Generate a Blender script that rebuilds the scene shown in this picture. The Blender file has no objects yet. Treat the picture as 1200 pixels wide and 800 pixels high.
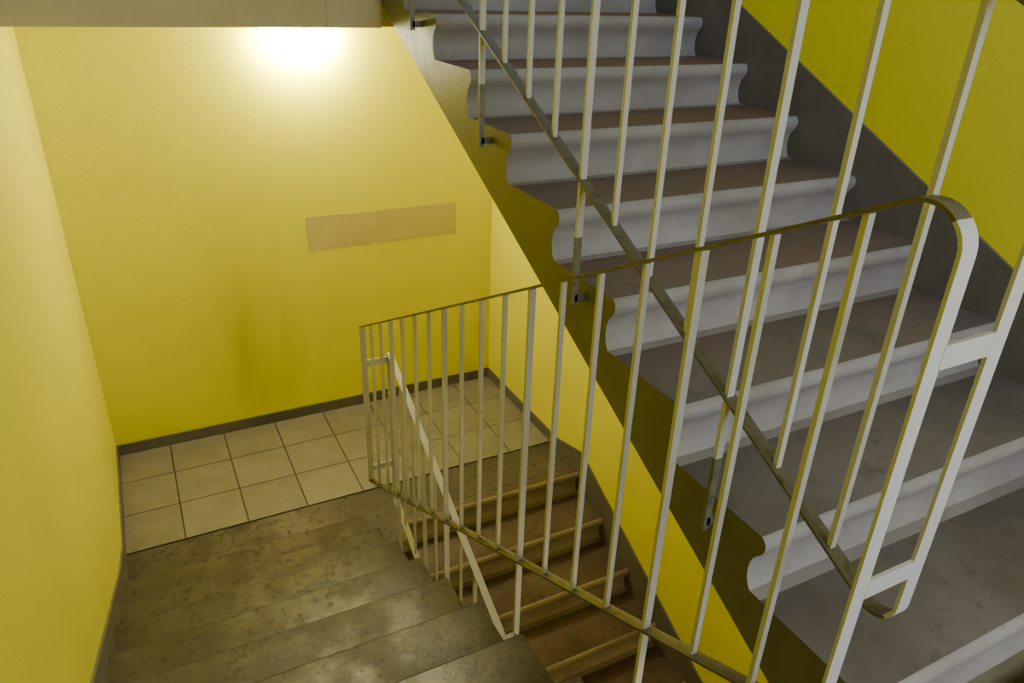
import bpy, bmesh, math, random
from mathutils import Vector, Matrix

# ---------------------------------------------------------------- helpers
def link(o):
    bpy.context.collection.objects.link(o); return o

def new_mat(name):
    m=bpy.data.materials.new(name); m.use_nodes=True
    nt=m.node_tree; b=nt.nodes['Principled BSDF']
    return m,nt,b

def noise(nt,scale,detail=4,rough=.6,vec=None,dist=0.0):
    n=nt.nodes.new('ShaderNodeTexNoise'); n.inputs['Scale'].default_value=scale
    n.inputs['Detail'].default_value=detail; n.inputs['Roughness'].default_value=rough
    n.inputs['Distortion'].default_value=dist
    if vec is not None: nt.links.new(vec,n.inputs['Vector'])
    return n.outputs['Fac']
def ramp(nt,fac,stops):
    r=nt.nodes.new('ShaderNodeValToRGB'); e=r.color_ramp.elements
    e[0].position,e[0].color=stops[0][0],(*stops[0][1],1)
    e[1].position,e[1].color=stops[-1][0],(*stops[-1][1],1)
    for p,c in stops[1:-1]:
        x=e.new(p); x.color=(*c,1)
    nt.links.new(fac,r.inputs['Fac']); return r.outputs['Color']
def mixc(nt,fac,a,b,mode='MIX'):
    m=nt.nodes.new('ShaderNodeMix'); m.data_type='RGBA'; m.blend_type=mode
    for s,v in ((m.inputs[0],fac),(m.inputs[6],a),(m.inputs[7],b)):
        if isinstance(v,bpy.types.NodeSocket): nt.links.new(v,s)
        elif isinstance(v,(int,float)): s.default_value=v
        else: s.default_value=(*v,1)
    return m.outputs[2]
def bump(nt,b,h,strength=.3,dist=.01):
    n=nt.nodes.new('ShaderNodeBump'); n.inputs['Strength'].default_value=strength
    n.inputs['Distance'].default_value=dist
    nt.links.new(h,n.inputs['Height']); nt.links.new(n.outputs['Normal'],b.inputs['Normal'])
def pos(nt,scale=(1,1,1)):
    g=nt.nodes.new('ShaderNodeNewGeometry')
    mp=nt.nodes.new('ShaderNodeMapping'); mp.inputs['Scale'].default_value=scale
    nt.links.new(g.outputs['Position'],mp.inputs['Vector']); return mp.outputs['Vector']
def xyz(nt):
    g=nt.nodes.new('ShaderNodeNewGeometry'); s=nt.nodes.new('ShaderNodeSeparateXYZ')
    nt.links.new(g.outputs['Position'],s.inputs[0]); return s.outputs
def math_(nt,op,a,b=None,c=None,clamp=False):
    m=nt.nodes.new('ShaderNodeMath'); m.operation=op; m.use_clamp=clamp
    for i,v in enumerate((a,b,c)):
        if v is None: continue
        if isinstance(v,(int,float)): m.inputs[i].default_value=v
        else: nt.links.new(v,m.inputs[i])
    return m.outputs[0]

# ---------------------------------------------------------------- materials
def mat_yellow(name,base,dark,smear=False):
    m,nt,b=new_mat(name)
    f=noise(nt,1.3,4,.6,pos(nt,(1,1,.5)))
    col=mixc(nt,ramp(nt,f,[(.35,(0,0,0)),(.75,(1,1,1))]),base,dark)
    if smear:
        s=xyz(nt)
        dx=math_(nt,'DIVIDE',math_(nt,'SUBTRACT',s['X'],.55),.36)
        dz=math_(nt,'DIVIDE',math_(nt,'SUBTRACT',s['Z'],-.85),.60)
        r2=math_(nt,'ADD',math_(nt,'MULTIPLY',dx,dx),math_(nt,'MULTIPLY',dz,dz))
        k=math_(nt,'SUBTRACT',1.0,r2,clamp=True)
        st=noise(nt,2.2,3,.5,pos(nt,(2.4,1,.45)))
        k=math_(nt,'MULTIPLY',k,ramp(nt,st,[(.35,(0,0,0)),(.70,(1,1,1))]))
        k=math_(nt,'MULTIPLY',k,.36)
        col=mixc(nt,k,col,(.30,.25,.06))
    nt.links.new(col,b.inputs['Base Color'])
    b.inputs['Roughness'].default_value=.45
    b.inputs['Specular IOR Level'].default_value=.3
    bump(nt,b,noise(nt,75,3,.6,pos(nt)),.22,.004)
    return m
M_back=mat_yellow('yellow_paint_back',(.83,.785,.018),(.77,.71,.016),True)
M_yel=mat_yellow('yellow_paint',(.80,.735,.04),(.73,.66,.035))

def mat_conc(name,c1,c2,c3,rough=.55,scale=3.0,bs=.4,spots=None,lo=.5,hi=.64,r=None,worn_sheen=None,spec=.35,grime=None):
    m,nt,b=new_mat(name)
    f=noise(nt,scale,6,.68,pos(nt),.4)
    col=ramp(nt,f,[(.32,c1),(.5,c2),(.68,c3)])
    f2=noise(nt,scale*9,4,.7,pos(nt))
    rr=ramp(nt,f,[(.3,(rough-.15,)*3),(.7,(rough+.15,)*3)])
    if worn_sheen: # foot-worn middle of the steps, its glossy sheen painted in as lighter colour
        s=xyz(nt)
        d=math_(nt,'DIVIDE',math_(nt,'SUBTRACT',s['X'],.36),.40)
        k=math_(nt,'SUBTRACT',1.0,math_(nt,'MULTIPLY',d,d),clamp=True)
        k=math_(nt,'MULTIPLY',k,ramp(nt,noise(nt,4.5,4,.6,pos(nt)),[(.42,(0,0,0)),(.6,(1,1,1))]))
        col=mixc(nt,math_(nt,'MULTIPLY',k,.7),col,worn_sheen)
        rr=mixc(nt,math_(nt,'MULTIPLY',k,.8),rr,(.34,.34,.34))
    if spots:
        col=mixc(nt,ramp(nt,f2,[(lo,(0,0,0)),(hi,(1,1,1))]),col,spots)
    if grime: # shoe scuffs and dirt streaks
        g=noise(nt,1.0,4,.6,pos(nt,(4,2,7)),.4)
        col=mixc(nt,ramp(nt,g,[(.42,(0,0,0)),(.72,(.55,.55,.55))]),col,grime)
    if r: # brown mixed in, stronger towards the upper steps, broken up by noise
        s=xyz(nt)
        k=math_(nt,'ADD',math_(nt,'MULTIPLY',math_(nt,'SUBTRACT',s['Y'],1.0),.8),math_(nt,'MULTIPLY',math_(nt,'SUBTRACT',f,.5),2.0),clamp=True)
        col=mixc(nt,k,col,r)
    nt.links.new(col,b.inputs['Base Color'])
    nt.links.new(rr,b.inputs['Roughness'])
    b.inputs['Specular IOR Level'].default_value=spec
    bump(nt,b,noise(nt,scale*14,4,.7,pos(nt)),bs,.004)
    return m
M_treadU=mat_conc('worn_tread_grey',(.095,.08,.07),(.13,.112,.10),(.165,.143,.13),.55,2.5,.35,(.09,.075,.065),.56,.7,r=(.15,.088,.052))
M_riserU=mat_conc('riser_paint_light',(.27,.25,.25),(.31,.29,.29),(.35,.33,.33),.5,2.2,.35,(.24,.21,.19),.6,.76,grime=(.21,.185,.165))
M_side=mat_conc('stringer_paint_grey',(.12,.11,.065),(.145,.135,.08),(.165,.155,.095),.5,2.5,.25)
M_treadL=mat_conc('worn_tread_olive',(.05,.04,.025),(.078,.064,.041),(.11,.092,.06),.58,2.6,.5,(.034,.026,.016),.53,.66,worn_sheen=(.17,.15,.115),spec=.28)
M_noseL=mat_conc('tread_nosing_dark',(.032,.025,.016),(.045,.036,.023),(.06,.049,.032),.6,3.2,.4,spec=.2)
M_treadB=mat_conc('worn_tread_brown',(.06,.036,.022),(.09,.058,.036),(.12,.08,.05),.5,2.6,.4,(.045,.028,.017),.54,.68)
M_riserB=mat_conc('riser_paint_ochre',(.25,.195,.12),(.30,.24,.155),(.34,.275,.18),.55,4,.3,(.15,.11,.07),.58,.74,grime=(.16,.12,.08))
M_beam=mat_conc('landing_soffit_paint',(.56,.50,.36),(.60,.54,.39),(.64,.58,.42),.6,2,.2)
M_skirt=mat_conc('skirting_paint',(.10,.09,.075),(.13,.115,.10),(.155,.14,.12),.5,3,.2)
M_white=mat_conc('ceiling_whitewash',(.6,.59,.55),(.66,.65,.6),(.7,.69,.64),.8,2,.2)

def mat_tile():
    m,nt,b=new_mat('landing_tile')
    g=nt.nodes.new('ShaderNodeNewGeometry'); mp=nt.nodes.new('ShaderNodeMapping')
    mp.inputs['Location'].default_value=(.08+3.33,-4.577+6.66,0)
    nt.links.new(g.outputs['Position'],mp.inputs['Vector'])
    br=nt.nodes.new('ShaderNodeTexBrick'); br.offset=0; br.squash=1
    br.inputs['Scale'].default_value=1
    br.inputs['Brick Width'].default_value=.333; br.inputs['Row Height'].default_value=.333
    br.inputs['Mortar Size'].default_value=.0045; br.inputs['Mortar Smooth'].default_value=.1
    br.inputs['Color1'].default_value=(.225,.205,.165,1); br.inputs['Color2'].default_value=(.20,.182,.147,1)
    br.inputs['Mortar'].default_value=(.05,.038,.026,1)
    nt.links.new(mp.outputs['Vector'],br.inputs['Vector'])
    f=noise(nt,5,5,.65,pos(nt))
    col=mixc(nt,.6,br.outputs['Color'],ramp(nt,f,[(.3,(.6,.55,.5)),(.65,(1,1,1))]),'MULTIPLY')
    nt.links.new(col,b.inputs['Base Color']); b.inputs['Roughness'].default_value=.4
    inv=math_(nt,'SUBTRACT',1.0,br.outputs['Fac']); bump(nt,b,inv,.6,.003)
    return m
M_tile=mat_tile()

def mat_metal(name,c,worn,lo,hi,rough=.4):
    m,nt,b=new_mat(name)
    f=noise(nt,38,4,.7,pos(nt))
    col=mixc(nt,ramp(nt,f,[(lo,(0,0,0)),(hi,(1,1,1))]),c,worn)
    nt.links.new(col,b.inputs['Base Color']); b.inputs['Roughness'].default_value=rough
    bump(nt,b,f,.15,.002)
    return m
M_rail=mat_metal('rail_paint_cream',(.52,.51,.49),(.25,.21,.16),.70,.76)
M_railworn=mat_metal('rail_paint_worn',(.115,.098,.07),(.06,.045,.028),.5,.7)
M_raildark=mat_metal('rail_paint_dark',(.16,.15,.11),(.11,.10,.07),.5,.6)

# ---------------------------------------------------------------- mesh helpers
def obj_from_bm(bm,name,mats,parent=None,smooth_angle=None):
    bmesh.ops.recalc_face_normals(bm,faces=bm.faces)
    me=bpy.data.meshes.new(name); bm.to_mesh(me); bm.free()
    for m in mats: me.materials.append(m)
    o=link(bpy.data.objects.new(name,me))
    if smooth_angle:
        for p in me.polygons: p.use_smooth=True
        me.set_sharp_from_angle(angle=math.radians(smooth_angle))
    if parent: o.parent=parent
    return o
def box_bm(bm,x0,x1,y0,y1,z0,z1,mi=0):
    v=[bm.verts.new((x,y,z)) for x in (x0,x1) for y in (y0,y1) for z in (z0,z1)]
    for f in ((0,1,3,2),(4,6,7,5),(0,4,5,1),(2,3,7,6),(0,2,6,4),(1,5,7,3)):
        fc=bm.faces.new([v[i] for i in f]); fc.material_index=mi
def box(name,x0,x1,y0,y1,z0,z1,mat):
    bm=bmesh.new(); box_bm(bm,x0,x1,y0,y1,z0,z1); return obj_from_bm(bm,name,[mat])
def extrude_yz(bm,poly,x0,x1,mats_edge=None,mi_side=0):
    a=[bm.verts.new((x0,y,z)) for y,z in poly]; b=[bm.verts.new((x1,y,z)) for y,z in poly]
    n=len(poly)
    for i in range(n):
        f=bm.faces.new([a[i],a[(i+1)%n],b[(i+1)%n],b[i]])
        f.material_index=mats_edge[i] if mats_edge else 0
    fa=bm.faces.new(a[::-1]); fb=bm.faces.new(b); fa.material_index=fb.material_index=mi_side

# ---------------------------------------------------------------- dimensions
XL,XR,YB=-.384,2.228,4.577
YF=-1.15
LX1=.81           # right edge of left flight
RX0=1.0346        # left edge of right-hand flights
R,G=.15,.30

def flight(name,x0,x1,zbase,up_dir,mats):
    pts=[];mt=[]
    ystart=.5 if up_dir>0 else 3.2
    def P(k,dy,dz): return (ystart+up_dir*(G*(k-1)+dy), zbase+R*k+dz)
    for k in range(1,11):
        prof=[(.012,-.150),(.020,-.140),(.026,-.125),(.029,-.105),(.028,-.085),(.022,-.066),(.011,-.052),(.002,-.042),(-.003,-.030),(-.003,-.018),(.002,-.008),(.012,-.001)]
        if k>1: prof=[(-.02,-.150)]+prof
        for j,(dy,dz) in enumerate(prof):
            pts.append(P(k,dy,dz)); mt.append(1)
        mt[-1]=0
        if k>1: mt[-len(prof)-1]=0
    pts.append(P(10,.068,-.001)); mt.append(2)
    pts.append(P(10,.068,-.256)); mt.append(2)
    pts.append(P(1,-.02,-.29)); mt.append(2)
    bm=bmesh.new(); extrude_yz(bm,pts,x0,x1,mt,2)
    return obj_from_bm(bm,name,mats,smooth_angle=40)

# ---------------------------------------------------------------- flights
e=.001
flight('stair_flight',XL+e,LX1,-1.5,-1,[M_treadL,M_noseL,M_side])
flight('stair_flight',RX0,XR-e,0.0,+1,[M_treadU,M_riserU,M_side])
flight('stair_flight',RX0,XR-e,-3.0,+1,[M_treadB,M_riserB,M_side])
flight('stair_flight',XL+e,LX1,1.5,-1,[M_treadL,M_treadL,M_beam])

# ---------------------------------------------------------------- shell
T=.2
box('wall_left',XL-T,XL,YF-T,YB+T,-3.2,3.2,M_yel)
box('wall_right',XR,XR+T,YF-T,YB+T,-3.2,3.2,M_yel)
box('wall_back',XL,XR,YB,YB+T,-3.2,3.2,M_back)
wx0,wx1,wz0,wz1=.55,2.05,.55,2.05
bm=bmesh.new()
box_bm(bm,XL,wx0,YF-T,YF,-3.2,3.2); box_bm(bm,wx1,XR,YF-T,YF,-3.2,3.2)
box_bm(bm,wx0,wx1,YF-T,YF,-3.2,wz0); box_bm(bm,wx0,wx1,YF-T,YF,wz1,3.2)
obj_from_bm(bm,'wall_front',[M_yel])
bm=bmesh.new()
w=.05
for a in ((wx0,wx1,wz0,wz0+w),(wx0,wx1,wz1-w,wz1),(wx0,wx0+w,wz0,wz1),(wx1-w,wx1,wz0,wz1),((wx0+wx1)/2-w/2,(wx0+wx1)/2+w/2,wz0,wz1)):
    box_bm(bm,a[0],a[1],YF-.13,YF-.07,a[2],a[3])
obj_from_bm(bm,'window_1',[M_white])

box('floor',XL,XR,YF,.43,-.18,0,M_treadU)
box('ceiling',XL,XR,YF,.43,2.82,3.0,M_white)
box('floor_storey_below',XL,XR,YF,YB,-3.2,-3.0,M_tile)
def landing(name,ztop,mslab):
    bm=bmesh.new()
    box_bm(bm,XL,XR,3.27,YB,ztop-.18,ztop)
    box_bm(bm,XL,XR,3.27,3.45,ztop-.385,ztop-.17)
    box_bm(bm,LX1,RX0,3.2 if ztop>0 else 2.98,3.27,ztop-.385 if ztop>0 else ztop-.12,ztop)
    if ztop>0: box_bm(bm,XL,LX1,3.205,3.27,ztop-.385,ztop-.16)
    return obj_from_bm(bm,name,[mslab])
landing('half_landing_slab',-1.5,M_treadL)
landing('half_landing_slab',1.5,M_beam)
box('landing_tiles',XL,XR,YB-1.0,YB,-1.5,-1.494,M_tile)

# skirtings
def prism(name,x0,x1,poly,mat):
    bm=bmesh.new(); extrude_yz(bm,poly,x0,x1); return obj_from_bm(bm,name,[mat])
box('baseboard_back',XL,XR,YB-.014,YB,-1.494,-1.42,M_skirt)
h=.155
prism('baseboard_right',XR-.012,XR,[(.2,0),(.2,.155),(.45,.155),(.5,.15+h),(3.2,1.5+h),(3.5,1.5+.08),(YB,1.58),(YB,1.5),(3.2,1.3),(.5,-.1)],M_skirt)
prism('baseboard_right_lower',XR-.012,XR,[(.5,-2.85+h),(3.2,-1.5+h),(3.5,-1.42),(YB,-1.42),(YB,-1.5),(3.2,-1.7),(.5,-3.0)],M_skirt)
prism('baseboard_left',XL,XL+.010,[(YB,-1.42),(3.57,-1.42),(3.2,-1.35+.07),(.5,.0+.07),(.45,.08),(YF,.08),(YF,0),(.5,-.15),(3.2,-1.5),(YB,-1.5)],M_skirt)

# painted patch on back wall
bm=bmesh.new()
random.seed(3)
x0,x1,z0,z1=.925,1.955,-.30,-.075
loop=[]
N=24
for i in range(N): loop.append((x0+(x1-x0)*i/N,z0+random.uniform(-.004,.004)))
for i in range(5): loop.append((x1+random.uniform(-.004,.004),z0+(z1-z0)*i/5))
for i in range(N): loop.append((x1-(x1-x0)*i/N,z1+random.uniform(-.004,.004)))
for i in range(5): loop.append((x0+random.uniform(-.004,.004),z1-(z1-z0)*i/5))
a=[bm.verts.new((x,YB-.001,z)) for x,z in loop]; b_=[bm.verts.new((x,YB,z)) for x,z in loop]
bm.faces.new(a)
for i in range(len(a)): bm.faces.new([a[i],a[(i+1)%len(a)],b_[(i+1)%len(a)],b_[i]])
M_patch=mat_conc('patch_paint_tan',(.54,.46,.22),(.58,.495,.245),(.62,.53,.27),.55,3,.2)
obj_from_bm(bm,'painted_wall_patch',[M_patch])

# ---------------------------------------------------------------- railings
def fillet(points,closed=False,seg=10):
    out=[];n=len(points)
    for i,(p,r) in enumerate(points):
        p=Vector(p)
        if (not closed and i in (0,n-1)) or r<=0: out.append(p); continue
        a=Vector(points[i-1][0]); c=Vector(points[(i+1)%n][0])
        u=(a-p).normalized(); v=(c-p).normalized()
        ang=u.angle(v); t=r/math.tan(ang/2)
        cen=p+(u+v).normalized()*(r/math.sin(ang/2))
        s=p+u*t; e=p+v*t
        s0=s-cen; e0=e-cen
        a0=math.atan2(s0.y,s0.x); a1=math.atan2(e0.y,e0.x)
        d=(a1-a0+math.pi)%(2*math.pi)-math.pi
        for k in range(seg+1):
            tt=a0+d*k/seg; out.append(cen+Vector((math.cos(tt),math.sin(tt)))*r)
    return out
def strip(bm,points,x,w=.03,t=.006,closed=False,miv=0,mis=1):
    n=len(points); rings=[]
    for i,p in enumerate(points):
        if closed: d0=(p-points[i-1]).normalized(); d1=(points[(i+1)%n]-p).normalized()
        else:
            d0=(p-points[i-1]).normalized() if i>0 else (points[1]-p).normalized()
            d1=(points[i+1]-p).normalized() if i<n-1 else d0
        d=(d0+d1).normalized(); nn=Vector((-d.y,d.x)); sc=1/max(.5,nn.dot(Vector((-d0.y,d0.x))))
        q=[]
        for sx,sn in ((-1,-1),(1,-1),(1,1),(-1,1)):
            pp=p+nn*sn*t/2*sc; q.append(bm.verts.new((x+sx*w/2,pp.x,pp.y)))
        rings.append(q)
    m=n if closed else n-1
    for i in range(m):
        a=rings[i]; b=rings[(i+1)%n]; d=(points[(i+1)%n]-points[i]).normalized()
        mi=miv if abs(d.y)>.75 else mis
        for j in range(4):
            f=bm.faces.new([a[j],a[(j+1)%4],b[(j+1)%4],b[j]]); f.material_index=mi
    if not closed:
        bm.faces.new(rings[0][::-1]); bm.faces.new(rings[-1])

def railing(name,x,slope_dir,yoff_bot,y_bars,post_idx,x_flight,y_near,y_far,to_floor,dark_feet=True,mis=1):
    H=.914
    zb=lambda y: yoff_bot+slope_dir*.5*y
    bm=bmesh.new()
    if to_floor is not None:
        pts=[((y_near,to_floor),0),((y_near,zb(y_near)+H),.055),((y_far,zb(y_far)+H),.008),((y_far,zb(y_far)),.008),((y_near,zb(y_near)),0)]
        P=fillet(pts); strip(bm,P,x,mis=mis)
    else:
        pts=[((y_near,zb(y_near)+H),.05),((y_far,zb(y_far)+H),.008),((y_far,zb(y_far)),.008),((y_near,zb(y_near)),.042)]
        P=fillet(pts,True); strip(bm,P,x,closed=True,mis=mis)
    for i,y in y_bars:
        post=i in post_idx
        wx=.018 if post else .013; wy=.010
        ztop=zb(y)+H-.003
        if post:
            zbot=zb(y)-.34
            df=2 if dark_feet else 0
            box_bm(bm,x-wx/2,x+wx/2,y-wy/2,y+wy/2,zb(y)-.15,ztop,0)
            box_bm(bm,x-wx/2,x+wx/2,y-wy/2,y+wy/2,zbot,zb(y)-.15,df)
            xa,xb=sorted((x,x_flight))
            box_bm(bm,xa,xb,y-.005,y+.005,zbot+.01,zbot+.03,df)
        else:
            box_bm(bm,x-wx/2,x+wx/2,y-wy/2,y+wy/2,zb(y),ztop,0)
    return obj_from_bm(bm,name,[M_rail,M_railworn,M_raildark],smooth_angle=35)
XLr,XUr=.866,.998
railing('stair_railing',XLr,-1,.4628,[(i,.631+.15*i) for i in range(17)],{2,6,10,14},LX1,.49,3.1845,0.0-.10,False)
upb=[(k,.937+.15*k) for k in range(-2,16)]
railing('stair_railing',XUr,1,.1101,upb,{0,4,8,12},RX0,.49,3.25,None)
railing('stair_railing',XUr,1,.1101-3,upb,{0,4,8,12},RX0,.49,3.19,None,False,0)
railing('stair_railing',XLr,-1,3.4628,[(i,.631+.15*i) for i in range(17)],{2,6,10,14},LX1,.49,3.1845,2.9)
bm=bmesh.new()
for z in (.905,.508):
    box_bm(bm,XLr+.013,XUr-.013,.487,.493,z-.018,z+.018)
obj_from_bm(bm,'railing_tie_plate',[M_rail])
bm=bmesh.new()
for z in (-.42,-1.05):
    box_bm(bm,XLr+.013,XUr-.013,3.182,3.188,z-.018,z+.018)
obj_from_bm(bm,'railing_tie_plate',[M_rail])

# ---------------------------------------------------------------- lamps
mb,nt,b=new_mat('lamp_base_enamel')
f=noise(nt,20,3); nt.links.new(ramp(nt,f,[(.3,(.66,.66,.64)),(.7,(.74,.74,.72))]),b.inputs['Base Color'])
def glass(name,col,st):
    mg,nt,b=new_mat(name); b.inputs['Base Color'].default_value=(.9,.85,.7,1)
    b.inputs['Emission Color'].default_value=(*col,1); b.inputs['Emission Strength'].default_value=st
    return mg
lamp=link(bpy.data.objects.new('wall_lamp',None)); lamp.location=(.98,YB,.985)
bm=bmesh.new(); bmesh.ops.create_cone(bm,cap_ends=True,segments=40,radius1=.15,radius2=.14,depth=.02,matrix=Matrix.Scale(1.4,4,(1,0,0))@Matrix.Translation((0,-.01,0))@Matrix.Rotation(math.radians(90),4,'X'))
obj_from_bm(bm,'base',[mb],lamp,40)
bm=bmesh.new(); bmesh.ops.create_uvsphere(bm,u_segments=20,v_segments=12,radius=.155,matrix=Matrix.Translation((0,-.06,0))@Matrix.Diagonal((1.5,.55,1.05,1)))
obj_from_bm(bm,'globe',[glass('lamp_glass_lit',(1,.945,.66),138)],lamp,60)
lamp=link(bpy.data.objects.new('ceiling_lamp',None)); lamp.location=(1.55,-.3,-.18)
bm=bmesh.new(); bmesh.ops.create_cone(bm,cap_ends=True,segments=40,radius1=.13,radius2=.13,depth=.03,matrix=Matrix.Translation((0,0,-.015)))
obj_from_bm(bm,'base',[mb],lamp,40)
bm=bmesh.new(); bmesh.ops.create_uvsphere(bm,u_segments=16,v_segments=10,radius=.1,matrix=Matrix.Translation((0,0,-.08)))
obj_from_bm(bm,'globe',[glass('lamp_glass_warm',(1,.88,.64),105)],lamp,60)

# ---------------------------------------------------------------- light
L=bpy.data.lights.new('daylight','AREA'); L.shape='RECTANGLE'; L.size=1.4; L.size_y=1.4
L.energy=46; L.color=(.80,.85,1.0)
lo=link(bpy.data.objects.new('window_daylight',L)); lo.location=((wx0+wx1)/2,YF-.25,(wz0+wz1)/2)
lo.rotation_euler=(math.radians(72),0,0)
w_=bpy.data.worlds.new('world'); bpy.context.scene.world=w_; w_.use_nodes=True
bg=w_.node_tree.nodes['Background']; bg.inputs[0].default_value=(.6,.75,1,1); bg.inputs[1].default_value=1.0

# ---------------------------------------------------------------- camera
Rx=Vector((.89035,.17554,-.42016)); Ry=Vector((-.45445,.40793,-.79182)); Rz=Vector((.03246,.89613,.44266))
M=Matrix((Rx,Ry,Rz)).to_4x4()
M.translation=Vector((0,0,1.3235))
cam=bpy.data.cameras.new('camera'); cam.sensor_width=36; cam.lens=864.8/1200*36; cam.clip_start=.02
co=link(bpy.data.objects.new('camera',cam)); co.matrix_world=M
bpy.context.scene.camera=co
